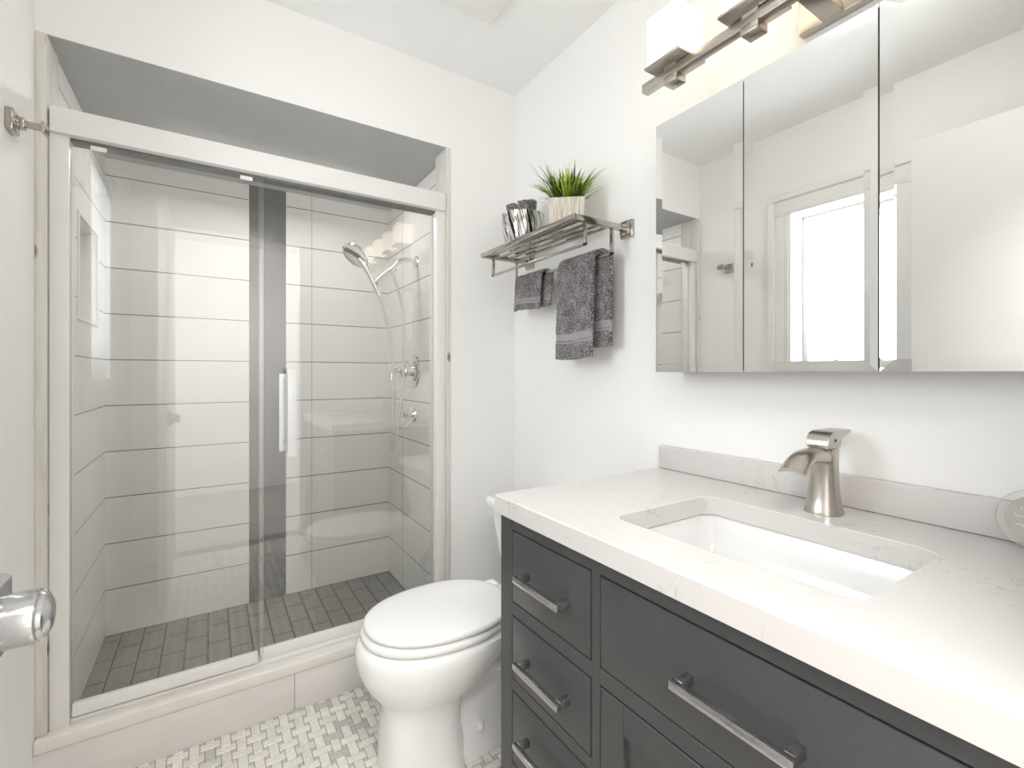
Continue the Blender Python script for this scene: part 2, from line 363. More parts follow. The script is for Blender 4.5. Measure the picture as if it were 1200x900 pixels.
# ---------------------------------------------------------------- shower fittings
VY = 2.235
val = thing('shower_valve', 'round chrome shower valve with curved lever on the tiled wall', 'shower valve', (AX1, VY, 1.16))
bm = B(); lathe(bm, (AX1, VY, 1.16), (-1,0,0), [(.080,0),(.084,.004),(.080,.009),(.062,.012),(.055,.018),(.050,.016),(.036,.018)], 40); obj('escutcheon', bm, chrome_m, val, 40)
bm = B(); lathe(bm, (AX1-.016, VY, 1.16), (-1,0,0), [(.026,0),(.024,.02),(.030,.024),(.030,.034),(.022,.05),(.014,.056)], 28)
tube(bm, spline([(AX1-.055,VY,1.162),(AX1-.085,VY-.004,1.166),(AX1-.108,VY-.006,1.155),(AX1-.116,VY-.007,1.128),(AX1-.117,VY-.007,1.105)]), [.013]*8+[.010]*25, 12); obj('lever', bm, chrome_m, val, 40)
dv = thing('diverter_valve', 'small chrome diverter knob below the round shower valve', 'diverter', (AX1, VY, .945))
bm = B(); lathe(bm, (AX1, VY, .945), (-1,0,0), [(.036,0),(.039,.004),(.035,.010),(.022,.013)], 32); obj('escutcheon', bm, chrome_m, dv, 40)
bm = B(); lathe(bm, (AX1-.012, VY, .945), (-1,0,0), [(.016,0),(.014,.02),(.018,.024),(.016,.042),(.006,.046)], 24)
tube(bm, spline([(AX1-.044,VY,.945),(AX1-.055,VY,.925),(AX1-.058,VY,.900)]), .006, 10); tube(bm, spline([(AX1-.012,VY,.915),(AX1-.035,VY,.885),(AX1-.062,VY,.880),(AX1-.085,VY,.898)]), .006, 10)
obj('lever', bm, chrome_m, dv, 40)
hs = thing('hand_shower', 'chrome hand shower on a wall arm with white looping hose', 'hand shower', (AX1, 2.2, 1.70))
white_plastic = noisy('white_hose', (.74,.73,.69), (.80,.79,.75), 90, .35)
hose_m = noisy('ribbed_white_hose', (.62,.60,.55), (.80,.78,.72), 10, .3, .15, bmp=.5, stretch=(1,1,40))
bm = B(); lathe(bm, (AX1, 2.2, 1.70), (-1,0,0), [(.030,0),(.028,.006),(.014,.010)], 28)
tube(bm, spline([(AX1-.002,2.2,1.70),(AX1-.05,2.2,1.703),(AX1-.09,2.2,1.685),(.735,2.2,1.648)]), .0105, 14); obj('arm', bm, chrome_m, hs, 40)
bm = B(); tube(bm, [(.745,2.2,1.655),(.722,2.2,1.630)], .016, 16); tube(bm, [(.722,2.2,1.640),(.690,2.2,1.612),(.655,2.2,1.572)], [.013,.012,.015], 14); obj('holder', bm, chrome_m, hs, 40)
bm = B(); tube(bm, spline([(.672,2.2,1.514),(.652,2.2,1.556),(.628,2.2,1.604),(.600,2.2,1.650),(.575,2.198,1.68)]), [.011]*6+[.0125]*12+[.014]*15, 16); obj('handle', bm, chrome_m, hs, 40)
bm = B(); lathe(bm, (.566,2.205,1.695), Vector((-.62,-.30,-.72)), [(.018,-.022),(.048,-.010),(.064,0),(.066,.010),(.060,.014),(.056,.012)], 40)
obj('spray_head', bm, chrome_m, hs, 40)
hp = [(.726,2.2,1.637),(.752,2.2,1.58),(.783,2.2,1.46),(.792,2.2,1.34),(.790,2.2,1.21),(.778,2.2,1.03),(.756,2.2,.87),(.737,2.2,.792),(.726,2.19,.80),(.727,2.185,.90),(.735,2.185,1.05),(.733,2.19,1.20),(.712,2.195,1.36),(.690,2.2,1.45),(.672,2.2,1.514)]
bm = B(); tube(bm, spline(hp, 10), .0066, 10); obj('hose', bm, hose_m, hs, 60)

# ---------------------------------------------------------------- window and its trim on the left wall
win = bpy.data.objects.new('window_1', None); COL.objects.link(win); win.location = (XL, .985, WZ0); win['kind'] = 'structure'
XS = XL-.135
bm = B()
cw = .115
def casing(y0, y1, z0, z1):
    box(bm, XL, XL+.018, y0, y1, z0, z1, bev=.003)
casing(WY1, WY1+cw, WZ0-.02, WZ1); casing(WY0-.10, WY0, WZ0-.02, WZ1); casing(WY0-.10, WY1+cw, WZ1+.0005, WZ1+cw)
box(bm, XL+.0179, XL+.028, WY1+.078, WY1+cw, WZ0-.02, WZ1+.0775, bev=.004); box(bm, XL+.0179, XL+.028, WY0-.10, WY1+cw, WZ1+.078, WZ1+cw, bev=.004)
box(bm, XL+.0179, XL+.022, WY1+.010, WY1+.028, WZ0-.02, WZ1-.001, bev=.0015); box(bm, XL+.0179, XL+.022, WY0, WY1+.028, WZ1+.010, WZ1+.028, bev=.0015)
obj('window_casing', bm, trim_m, win, 30)
bm = B(); box(bm, XS-.01, XL+.045, WY0-.10, WY1+cw, WZ0-.025, WZ0, bev=.005); obj('window_sill', bm, trim_m, win, 30)
bm = B(); box(bm, XL, XL+.016, WY0-.08, WY1+cw-.02, WZ0-.115, WZ0-.025, bev=.004); obj('apron', bm, trim_m, win, 30)
bm = B()
fw = .026
box(bm, XS, XS+.035, WY1-fw, WY1, WZ0, WZ1, bev=.003); box(bm, XS, XS+.035, WY0, WY0+fw, WZ0, WZ1, bev=.003)
box(bm, XS, XS+.035, WY0+fw, WY1-fw, WZ1-fw, WZ1, bev=.003); box(bm, XS, XS+.045, WY0+fw, WY1-fw, WZ0+.045, WZ0+.082, bev=.003)
box(bm, XS, XS+.03, WY0+fw, WY1-fw, WZ0, WZ0+.018, bev=.003)
obj('sash', bm, trim_m, win, 30)
bm = B(); box(bm, XS+.012, XS+.016, WY0+fw, WY1-fw, WZ0+.018, WZ1-fw); obj('pane', bm, wglass_m, win)
for y in (.90, 1.07):
    bm = B(); lathe(bm, (XS+.036, y, WZ0+.082), (0,0,1), [(.011,0),(.011,.010),(.006,.014)], 18); box(bm, XS+.034, XS+.058, y-.004, y+.004, WZ0+.086, WZ0+.093, bev=.001)
    obj('sash_lock', bm, chrome_m, win, 30)

# ---------------------------------------------------------------- open door with knob
door = bpy.data.objects.new('door_1', None); COL.objects.link(door); door.location = (-.182, -.02, .01); door['kind'] = 'structure'
DF = -.183; DE = .684
bm = B(); box(bm, DF-.035, DF, -.02, DE, .01, 2.031, bev=.002); obj('door_leaf', bm, door_m, door, 30)
KY, KZ = .618, .920
bm = B(); box(bm, DF, DF+.020, KY-.036, KY+.036, KZ-.036, KZ+.036, bev=.004, seg=1); rose = obj('door_rosette', bm, satin_m, door, 20)
bm = B(); lathe(bm, (DF, KY, KZ), (1,0,0), [(.016,.004),(.016,.012),(.023,.014),(.0245,.018),(.0248,.044),(.0243,.0465),(.0218,.0475),(.0226,.0485),(.021,.0515),(.013,.0555),(.004,.057)], 48)
obj('door_knob', bm, satin_m, door, 25)

# ---------------------------------------------------------------- hooks, vent
hk = thing('robe_hook', 'square brushed nickel towel post on the left wall by the shower', 'towel hook', (XL, 1.56, 1.745))
bm = B(); box(bm, XL, XL+.014, 1.535, 1.585, 1.715, 1.765, bev=.003); obj('base_plate', bm, rack_m, hk, 30)
bm = B(); box(bm, XL+.012, XL+.026, 1.562, 1.586, 1.733, 1.757, bev=.002); box(bm, XL+.024, XL+.056, 1.570, 1.582, 1.738, 1.753, bev=.002); box(bm, XL+.054, XL+.062, 1.562, 1.604, 1.733, 1.757, bev=.002)
obj('arm', bm, rack_m, hk, 30)
vt = thing('ceiling_vent', 'square white exhaust fan cover on the ceiling', 'vent', (.68, 1.28, ZC))
bx('cover', (.53, .832, 1.13, 1.432, ZC-.018, ZC), trim_m, vt, .006, 3)

# ---------------------------------------------------------------- toilet
TY = 1.325
tl = thing('toilet', 'white two piece toilet with elongated bowl and closed lid beside the vanity', 'toilet', (.75, TY, 0))
def egg(x0, x1, hw, z, n=48, wide=.58, p=2.2):
    # elongated outline: rounded front at x0, squarer back at x1; widest part at fraction wide
    xc = x0 + (x1-x0)*wide; out = []
    for i in range(n):
        a = 2*PI*i/n; cx, sx = math.cos(a), math.sin(a)
        e = 2/p
        px_ = abs(cx)**e*(1 if cx > 0 else -1); py = abs(sx)**e*(1 if sx > 0 else -1)
        out.append(Vector((xc + (px_*(x1-xc) if cx > 0 else px_*(xc-x0)), TY + py*hw, z)))
    return out
bm = B()
loft(bm, [egg(.410,.660,.112,0,p=2.8,wide=.5), egg(.409,.655,.112,.03,p=2.8,wide=.5), egg(.411,.640,.106,.10,p=2.8,wide=.5), egg(.412,.640,.106,.17,p=2.6,wide=.5), egg(.408,.655,.110,.205,p=2.4,wide=.5),
    egg(.392,.70,.130,.235,p=2.2,wide=.5), egg(.362,.75,.155,.275,wide=.52), egg(.346,.79,.172,.315,wide=.54), egg(.341,.82,.180,.345,wide=.55), egg(.342,.83,.182,.37,wide=.55), egg(.350,.83,.178,.385,wide=.55), egg(.362,.82,.168,.390,wide=.55)])
obj('bowl', bm, porc_m, tl, 50)
bm = B()
def rr(x0, x1, y0, y1, z, r, n=6):
    out = []
    for cx, cy, a0 in ((x1-r,y1-r,0),(x0+r,y1-r,PI/2),(x0+r,y0+r,PI),(x1-r,y0+r,1.5*PI)):
        for k in range(n+1): a = a0 + PI/2*k/n; out.append(Vector((cx+r*math.cos(a), cy+r*math.sin(a), z)))
    return out
loft(bm, [rr(.58,.94,TY-.088,TY+.088,0,.03), rr(.58,.94,TY-.088,TY+.088,.035,.03), rr(.58,.93,TY-.072,TY+.072,.055,.03), rr(.60,.92,TY-.050,TY+.050,.10,.04), rr(.62,.90,TY-.046,TY+.046,.20,.04), rr(.60,.95,TY-.07,TY+.07,.27,.04), rr(.58,1.08,TY-.11,TY+.11,.33,.04), rr(.70,1.10,TY-.125,TY+.125,.375,.04), rr(.72,1.10,TY-.12,TY+.12,.39,.03)])
tube(bm, spline([(.64,TY-.045,.22),(.72,TY-.05,.27),(.82,TY-.052,.22),(.86,TY-.05,.12),(.80,TY-.048,.05)]), .042, 16)
obj('trapway', bm, porc_m, tl, 50)
bm = B(); lathe(bm, (.690, TY-.070, .072), (0,-.15,1), [(.013,0),(.013,.016),(.010,.021),(.003,.022)], 20); obj('bolt_cap', bm, seat_m, tl, 40)
def slab(x0, x1, hw, z0, z1, r=.006, wide=.55, p=2.2):
    return [egg(x0+r,x1-r,hw-r,z0,wide=wide,p=p), egg(x0,x1,hw,z0+r,wide=wide,p=p), egg(x0,x1,hw,z1-r,wide=wide,p=p), egg(x0+r*.4,x1-r*.4,hw-r*.4,z1-r*.3,wide=wide,p=p), egg(x0+r*1.6,x1-r*1.6,hw-r*1.6,z1,wide=wide,p=p)]
bm = B(); loft(bm, slab(.356,.800,.176,.392,.414,.007)); obj('seat', bm, seat_m, tl, 50)
bm = B(); R = slab(.364,.815,.172,.417,.437,.007) + [egg(.40,.79,.14,.440,wide=.55), egg(.47,.74,.08,.442,wide=.55)]; loft(bm, R); obj('lid', bm, seat_m, tl, 50)
for s in (-1, 1):
    bm = B(); box(bm, .795, .835, TY+s*.075-.022, TY+s*.075+.022, .392, .432, bev=.008, seg=3); obj('hinge', bm, seat_m, tl, 40)
bm = B(); loft(bm, [rr(.915,1.105,TY-.165,TY+.165,.385,.05), rr(.905,1.11,TY-.185,TY+.185,.42,.05), rr(.885,1.115,TY-.208,TY+.208,.60,.045), rr(.880,1.115,TY-.212,TY+.212,.655,.045)]); tank = obj('tank', bm, porc_m, tl, 50)
bm = B(); loft(bm, [rr(.865,1.120,TY-.222,TY+.222,.655,.045), rr(.861,1.122,TY-.226,TY+.226,.662,.045), rr(.861,1.122,TY-.226,TY+.226,.683,.045), rr(.867,1.118,TY-.220,TY+.220,.690,.045)]); obj('tank_lid', bm, porc_m, tl, 50)

# ---------------------------------------------------------------- vanity
VF, VY0, VY1 = .566, .026, .928
va = thing('vanity_cabinet', 'dark grey vanity cabinet with drawers and long steel pulls', 'vanity', (.85, .477, 0))
bm = B()
box(bm, VF+.022, XR-.005, VY0, VY0+.018, .10, .829); box(bm, VF+.022, XR-.005, VY1-.018, VY1, .10, .829); box(bm, XR-.02, XR-.005, VY0+.018, VY1-.018, .10, .829); box(bm, VF+.022, XR-.02, VY0+.018, VY1-.018, .10, .118); box(bm, VF+.0235, VF+.03, VY0+.018, VY1-.018, .118, .829)
def fr(y0, y1, z0, z1): box(bm, VF, VF+.0225, y0, y1, z0, z1, bev=.0008, seg=1)
fr(.884, VY1, 0, .829); fr(.880, .884, .1, .829); fr(VY0, .07, 0, .829)
fr(.07, .880, .802, .829); fr(.600, .621, .12, .802); fr(.07, .600, .612, .641); fr(.621, .880, .612, .641)
fr(.621, .880, .445, .470); fr(.621, .880, .265, .285); fr(.07, .88, .085, .12)
box(bm, VF+.0225, XR-.02, VY1-.02, VY1, 0, .1); box(bm, VF+.0225, XR-.02, VY0, VY0+.02, 0, .1)
obj('carcass', bm, grey_m, va, 20)
bm = B(); box(bm, VF+.018, VF+.0235, .0705, .8795, .121, .8015); obj('reveal', bm, dark_m, va)
g = .0027
def pull(yc, z, length, par):
    bm = B(); x = VF
    for s in (-1, 1): box(bm, x-.026, x+.002, yc+s*(length/2-.009)-.006, yc+s*(length/2-.009)+.006, z-.007, z+.007, bev=.001)
    box(bm, x-.036, x-.025, yc-length/2, yc+length/2, z-.0065, z+.0065, bev=.0015)
    return obj('pull', bm, pull_m, par, 30)
for z0, z1, zh in ((.641,.802,.719), (.470,.612,.537), (.285,.445,.370)):
    d = bx('drawer', (VF-.0005, VF+.019, .621+g, .880-g, z0+g, z1-g), grey_m, va, .0012); pull(.750, zh, .150, d)
d = bx('drawer', (VF-.0005, VF+.019, .07+g, .600-g, .641+g, .802-g), grey_m, va, .0012); pull(.345, .7215, .165, d)
def shaker(y0, y1, z0, z1):
    bm = B(); w = .052
    for a in ((y0,y0+w,z0,z1), (y1-w,y1,z0,z1), (y0+w+.0006,y1-w-.0006,z1-w,z1), (y0+w+.0006,y1-w-.0006,z0,z0+w)): box(bm, VF-.0005, VF+.019, *a, bev=.0008, seg=1)
    box(bm, VF+.009, VF+.016, y0+w-.004, y1-w+.004, z0+w-.004, z1-w+.004)
    return obj('door', bm, grey_m, va, 20)
d1 = shaker(.336+g/2, .600-g, .12+g, .612-g); d2 = shaker(.07+g, .336-g/2, .12+g, .612-g)
for d, y in ((d1, .362), (d2, .310)):
    bm = B(); box(bm, VF-.036, VF-.025, y-.0065, y+.0065, .40, .54, bev=.0015)
    for z in (.409, .531): box(bm, VF-.026, VF+.002, y-.006, y+.006, z-.007, z+.007, bev=.001)
    obj('pull', bm, pull_m, d, 30)

# worktop with the sink cut-out
CX0, CX1, CY0, CY1, CZ0, CZ1 = .555, XR-.002, .012, .940, .829, .869
SX0, SX1, SY0, SY1, SR = .664, .965, .253, .667, .034
def slab_hole(bm, ol, il, z0, z1, c=.002):
    def band(a, b):
        n = len(a)
        for i in range(n): bm.faces.new((a[i], a[(i+1)%n], b[(i+1)%n], b[i]))
    def vs(l, z): return [bm.verts.new((p.x, p.y, z)) for p in l]
    tops = {}
    def cap(o, i):
        es = []
        for l in (o, i):
            for k in range(len(l)):
                e = bm.edges.get((l[k], l[(k+1)%len(l)])) or bm.edges.new((l[k], l[(k+1)%len(l)])); es.append(e)
        bmesh.ops.triangle_fill(bm, edges=es, use_beauty=True, use_dissolve=False)
    o0, o1 = vs(ol[0], z0), vs(ol[0], z1-c); o2 = vs(ol[1], z1)
    i0, i1 = vs(il[0], z0), vs(il[0], z1-c); i2 = vs(il[1], z1)
    band(o0, o1); band(o1, o2); band(i0, i1); band(i1, i2); cap(o2, i2); cap(o0, i0)
wt = thing('worktop', 'white quartz worktop with faint grey veins on the grey vanity', 'countertop', (.85, .477, .829))
bm = B(); e = .002
slab_hole(bm, (rr(CX0,CX1,CY0,CY1,0,.004), rr(CX0+e,CX1-e,CY0+e,CY1-e,0,.004)), (rr(SX0,SX1,SY0,SY1,0,SR,10), rr(SX0-e,SX1+e,SY0-e,SY1+e,0,SR+e,10)), CZ0, CZ1)
obj('slab', bm, quartz_m, wt, 20)
tag(bx('backsplash', (XR-.022, XR-.002, CY0, CY1, CZ1+.001, CZ1+.066), quartz_m, None, .0015), 'low white quartz backsplash strip along the wall behind the faucet', 'backsplash')
sk = thing('sink', 'white rectangular undermount sink set under the quartz worktop', 'sink', (.816, .46, .72))
bm = B()
q = .006
R = [rr(SX0-.02,SX1+.02,SY0-.02,SY1+.02,CZ0-.012,SR+.02,10), rr(SX0-.02,SX1+.02,SY0-.02,SY1+.02,CZ0-.0005,SR+.02,10), rr(SX0-q,SX1+q,SY0-q,SY1+q,CZ0-.0005,SR,10), rr(SX0-q+.002,SX1+q-.002,SY0-q+.002,SY1+q-.002,CZ0-.004,SR,10), rr(SX0+.004,SX1-.004,SY0+.004,SY1-.004,.775,SR,10), rr(SX0+.014,SX1-.014,SY0+.016,SY1-.016,.743,SR,10),
     rr(SX0+.036,SX1-.036,SY0+.04,SY1-.04,.727,SR,10), rr(SX0+.08,SX1-.08,SY0+.10,SY1-.10,.722,SR,10), rr(.797,.835,.441,.479,.719,.0185,10)]
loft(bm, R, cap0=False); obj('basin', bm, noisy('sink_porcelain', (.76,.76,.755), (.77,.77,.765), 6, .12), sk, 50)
bm = B(); lathe(bm, (.816, .46, .7195), (0,0,1), [(.022,0),(.022,.002),(.016,.003),(.013,.001)], 28); obj('drain', bm, chrome_m, sk, 40)

# ---------------------------------------------------------------- faucet
FX, FY, FZ = 1.045, .458, CZ1
fa = thing('faucet', 'brushed nickel single lever faucet standing behind the sink', 'faucet', (FX, FY, FZ))
def ov(cx, ax, ay, z, n=40, p=3.0):
    out = []
    for i in range(n):
        a = 2*PI*i/n; c_, s_ = math.cos(a), math.sin(a)
        out.append(Vector((cx+abs(c_)**(2/p)*math.copysign(ax,c_), FY+abs(s_)**(2/p)*math.copysign(ay,s_), z)))
    return out
bm = B()
loft(bm, [ov(FX,.033,.033,FZ,p=2.5), ov(FX,.033,.033,FZ+.004,p=2.5), ov(FX,.0305,.0305,FZ+.010,p=2.5), ov(FX+.001,.0265,.0265,FZ+.035,p=2.5), ov(FX+.002,.024,.0240,FZ+.065,p=2.5), ov(FX+.002,.0235,.0235,FZ+.09,p=2.5), ov(FX,.026,.0238,FZ+.11,p=2.5), ov(FX,.027,.0240,FZ+.128,p=2.5), ov(FX,.025,.022,FZ+.1305,p=2.5)])
obj('body', bm, nickel_m, fa, 50)
bm = B()
sp = spline([(FX-.005,FY,FZ+.114),(FX-.045,FY,FZ+.121),(FX-.080,FY,FZ+.122),(FX-.108,FY,FZ+.115),(FX-.131,FY,FZ+.100)], 8)
rings = []
for i, p in enumerate(sp):
    f_ = i/(len(sp)-1); hw = .0205 + .0045*f_; th = .012*(1-f_)**1.3 + .0042
    t = (sp[min(i+1,len(sp)-1)]-sp[max(i-1,0)]).normalized(); nn = Vector((-t.z,0,t.x)); nn = nn if nn.z > 0 else -nn
    rg = []
    for k in range(28):
        a = 2*PI*k/28; c_, s_ = math.cos(a), math.sin(a)
        yy = abs(c_)**(.5)*math.copysign(hw,c_); zz = abs(s_)**(.7)*math.copysign(th,s_) - .010*(yy/hw)**2*(.3+.7*f_)
        rg.append(p + Vector((0,yy,0)) + nn*zz)
    rings.append(rg)
loft(bm, rings); obj('spout', bm, nickel_m, fa, 50)
bm = B()
pr = [(-.026,.131),(.020,.131),(.026,.134),(.028,.150),(.070,.158),(.071,.1645),(.020,.164),(-.006,.165),(-.020,.160),(-.028,.150),(-.030,.140)]
loft(bm, [[Vector((FX+a, FY-.0205, FZ+b)) for a, b in pr], [Vector((FX+a, FY+.0205, FZ+b)) for a, b in pr]])
bmesh.ops.bevel(bm, geom=list(bm.edges), offset=.0015, segments=2, affect='EDGES')
hd = obj('handle', bm, nickel_m, fa, 35)
bm = B(); lathe(bm, (FX+.002, FY-.0205, FZ+.147), (0,-1,0), [(.0032,-.001),(.0032,.0006)], 16); obj('set_screw', bm, dark_m, hd)

# round clear plaque leaning on the backsplash
pq = thing('round_plaque', 'clear rimmed round disc with taupe face leaning on the backsplash', 'plaque', (1.10, .165, CZ1))
PC = Vector((1.102, .174, CZ1+.048)); ax = Vector((-1,-.05,.26)).normalized()
bm = B(); lathe(bm, PC, ax, [(.042,-.007),(.0475,-.006),(.048,.004),(.0465,.006),(.0375,.0065),(.0375,.0045)], 56); obj('rim', bm, clear_m, pq, 30)
taupe_m = noisy('taupe_face', (.44,.41,.38), (.50,.465,.43), 60, .4)
bm = B(); lathe(bm, PC, ax, [(.037,.0),(.037,.0042)], 56); face = obj('face', bm, taupe_m, pq, 30)
bm = B(); u_ = Vector((0,1,0)); u_ = (u_-ax*u_.dot(ax)).normalized(); w_ = ax.cross(u_); w_ = w_ if w_.z > 0 else -w_
u_ = -u_
for row, (zz, x0, x1) in enumerate(((.014,-.020,.020),(.002,-.027,.026),(-.012,-.024,.022))):
    pts = []
    nseg = 26
    for k in range(nseg+1):
        t = x0+(x1-x0)*k/nseg
        pts.append(PC + ax*.0046 + u_*(t+.0012*math.sin(k*2.3)) + w_*(zz + .0030*math.sin(k*1.9+row)*(.5+.5*math.sin(k*.7+row*2))))
    tube(bm, spline(pts, 3), .00045, 5)
obj('script_lettering', bm, noisy('white_lettering', (.75,.73,.70), (.8,.78,.75), 40, .5), face, 40)

# ---------------------------------------------------------------- mirrored medicine cabinet
MX = 1.035
mc = thing('medicine_cabinet', 'three door mirrored medicine cabinet on the wall over the sink', 'mirror cabinet', (1.09, .49, 1.153))
bm = B(); box(bm, MX+.0065, XR-.001, .106, .874, 1.156, 1.828, bev=.001); obj('body', bm, noisy('cabinet_body_grey', (.12,.12,.12), (.16,.16,.16), 20, .5), mc, 30)
def mdoor(y0, y1):
    z0, z1, w, d = 1.153, 1.831, .022, .0011
    bm = B()
    o = [(y0,z0),(y1,z0),(y1,z1),(y0,z1)]; i = [(y0+w,z0+w),(y1-w,z0+w),(y1-w,z1-w),(y0+w,z1-w)]
    bk = [bm.verts.new((MX+.0055,a,b)) for a,b in o]; ov_ = [bm.verts.new((MX+d,a,b)) for a,b in o]; iv = [bm.verts.new((MX,a,b)) for a,b in i]
    for k in range(4):
        bm.faces.new((bk[k],bk[(k+1)%4],ov_[(k+1)%4],ov_[k])); bm.faces.new((ov_[k],ov_[(k+1)%4],iv[(k+1)%4],iv[k]))
    bm.faces.new(iv); bm.faces.new(bk[::-1])
    return obj('mirror_door', bm, mirror_m, mc)
for y0, y1 in ((.6245,.876), (.3635,.6215), (.104,.3605)): mdoor(y0, y1)

# ---------------------------------------------------------------- vanity light
vl = thing('vanity_light', 'brushed nickel bar light with four lit square glass shades above the mirror', 'wall light', (XR, .475, 1.95))
bm = B(); box(bm, XR-.022, XR, .385, .545, 1.914, 2.03, bev=.003); obj('wall_plate', bm, fixture_m, vl, 30)
bm = B(); box(bm, .990, 1.014, .064, .886, 1.912, 1.936, bev=.002); box(bm, 1.01, XR-.02, .455, .495, 1.914, 1.934, bev=.002); obj('bar', bm, fixture_m, vl, 30)
for k in range(4):
    yc = .790-.210*k; xc = 1.005
    bm = B(); box(bm, xc-.054, xc+.054, yc-.054, yc+.054, 1.938, 1.9445, bev=.002); box(bm, xc-.02, xc+.02, yc-.02, yc+.02, 1.893, 1.9125, bev=.002); box(bm, xc-.018, xc+.018, yc-.018, yc+.018, 1.93, 1.940)
    h_ = obj('shade_holder', bm, fixture_m, vl, 30)
    bm = B(); box(bm, xc-.049, xc+.049, yc-.049, yc+.049, 1.945, 2.068, bev=.004); obj('glass_shade', bm, lamp_m, vl, 30)

# ---------------------------------------------------------------- towel rack
rk = thing('towel_rack', 'nickel slatted wall shelf with two hanging towel bars', 'towel shelf', (XR, 1.355, 1.62))
RX0, RY0, RY1, RZ = .912, 1.080, 1.632, 1.617
for y in (RY0, RY1):
    bm = B(); box(bm, RX0, XR-.02, y-.009, y+.009, RZ-.009, RZ+.009, bev=.0015)
    obj('side_arm', bm, rack_m, rk, 30)
    bm = B(); box(bm, XR-.012, XR, y-.026, y+.026, RZ-.028, RZ+.028, bev=.003); box(bm, XR-.022, XR-.012, y-.019, y+.019, RZ-.021, RZ+.021, bev=.003); obj('wall_plate', bm, rack_m, rk, 30)
bx('front_rail', (RX0-.006, RX0+.008, RY0-.010, RY1+.010, RZ-.007, RZ+.009), rack_m, rk, .002)
for x in (.945, .985, 1.025, 1.065): bx('slat', (x-.0085, x+.0085, RY0+.009, RY1-.009, RZ-.004, RZ+.004), rack_m, rk, .0015)
for x, zb in ((.959, 1.543), (1.071, 1.530)):
    bm = B()
    for y in (RY0+.001, RY1-.001): box(bm, x-.004, x+.004, y-.006, y+.006, zb-.004, RZ-.0088, bev=.001)
    box(bm, x-.004, x+.004, RY0-.005, RY1+.005, zb-.004, zb+.004, bev=.001); obj('towel_bar', bm, rack_m, rk, 30)
ST = RZ+.004   # slat top; things stand on the slats

# ---------------------------------------------------------------- towels over the back bar
def towel(name, label, front, back, zf, zb, bx_, bz, th, bandpos, seed, sway=(0,0), step=.0034, swing=0):
    (fy0, fy1), (by0, by1) = front, back
    Lf, Lb = bz-zf, bz-zb; r = .006+th/2
    nu = int((Lf+Lb+PI*r)/step); nv = int((fy1-fy0)/step)
    tot = Lf+Lb+PI*r; mid = []
    for i in range(nu+1):
        s = tot*i/nu
        if s < Lf: p = Vector((bx_-r, 0, zf+s)); n = Vector((-1,0,0)); w = s/Lf; f = 1
        elif s < Lf+PI*r: a = (s-Lf)/r; p = Vector((bx_-r*math.cos(a), 0, bz+r*math.sin(a))); n = Vector((-math.cos(a),0,math.sin(a))); w = 1; f = 1-a/PI
        else: q_ = s-Lf-PI*r; p = Vector((bx_+r, 0, bz-q_)); n = Vector((1,0,0)); w = 1-q_/Lb; f = 0
        mid.append((p, n, w, f, s))
    bm = B(); O, I = [], []
    for p, n, w, f, s in mid:
        ro, ri = [], []
        for j in range(nv+1):
            t = j/nv
            y = (fy0*f+by0*(1-f)) + t*((fy1-fy0)*f+(by1-by0)*(1-f)) + swing*(1-w)*f*(t)
            h = 1-w
            rip = .004*math.sin(t*7+seed)*h + .0025*math.sin(t*13+seed*2+h*2)*h + (sway[0]*h if f > .5 else -sway[1]*h)
            fr_ = s if f > .5 else (tot-s)
            inb = any(a <= fr_ <= b_ for a, b_ in bandpos)
            nz_ = noise.noise(Vector((p.x*260+seed, y*260, p.z*260+s*90)))*.0022 + noise.noise(Vector((seed, y*40, s*40)))*.002
            if inb: nz_ *= .15
            edge = min(t, 1-t)*nv*step
            half = th/2*(min(1, .45+edge/.012) if edge < .012 else 1) * (.78 if inb else 1)
            c = p + n*rip; c = Vector((c.x, y, c.z + .004*math.sin(t*5+seed)*h*(1 if f > .5 else .5)))
            ro.append(bm.verts.new(c + n*(half+nz_))); ri.append(bm.verts.new(c - n*half*(1 if w < .999 else .8)))
        O.append(ro); I.append(ri)
    def q(a, b, c, d, m_=0): fz = bm.faces.new((a,b,c,d)); fz.material_index = m_
    for i in range(nu):
        s = mid[i][4]; f = mid[i][3]; fr_ = s if f > .5 else (tot-s)
        m_ = 1 if any(a <= fr_ <= b_ for a, b_ in bandpos) else 0
        for j in range(nv):
            q(O[i][j],O[i][j+1],O[i+1][j+1],O[i+1][j],m_); q(I[i][j],I[i+1][j],I[i+1][j+1],I[i][j+1],m_)
        q(O[i][0],O[i+1][0],I[i+1][0],I[i][0],m_); q(O[i][nv],I[i][nv],I[i+1][nv],O[i+1][nv],m_)
    for j in range(nv):
        q(O[0][j],I[0][j],I[0][j+1],O[0][j+1]); q(O[nu][j],O[nu][j+1],I[nu][j+1],I[nu][j])
    return tag(obj(name, bm, [terry_m, band_m], smooth=80), label, 'towel')
towel('hand_towel', 'larger grey terry towel hanging over the back bar of the wall shelf', (1.142,1.330), (1.095,1.29), 1.200, 1.236, 1.071, 1.530, .020, [(.052,.058),(.062,.088)], 1.3, sway=(.010,.004))
towel('washcloth', 'small grey washcloth folded over the bar at the corner end', (1.436,1.616), (1.40,1.60), 1.400, 1.408, 1.071, 1.530, .012, [(.022,.030),(.034,.042)], 4.1, sway=(.016,.006))

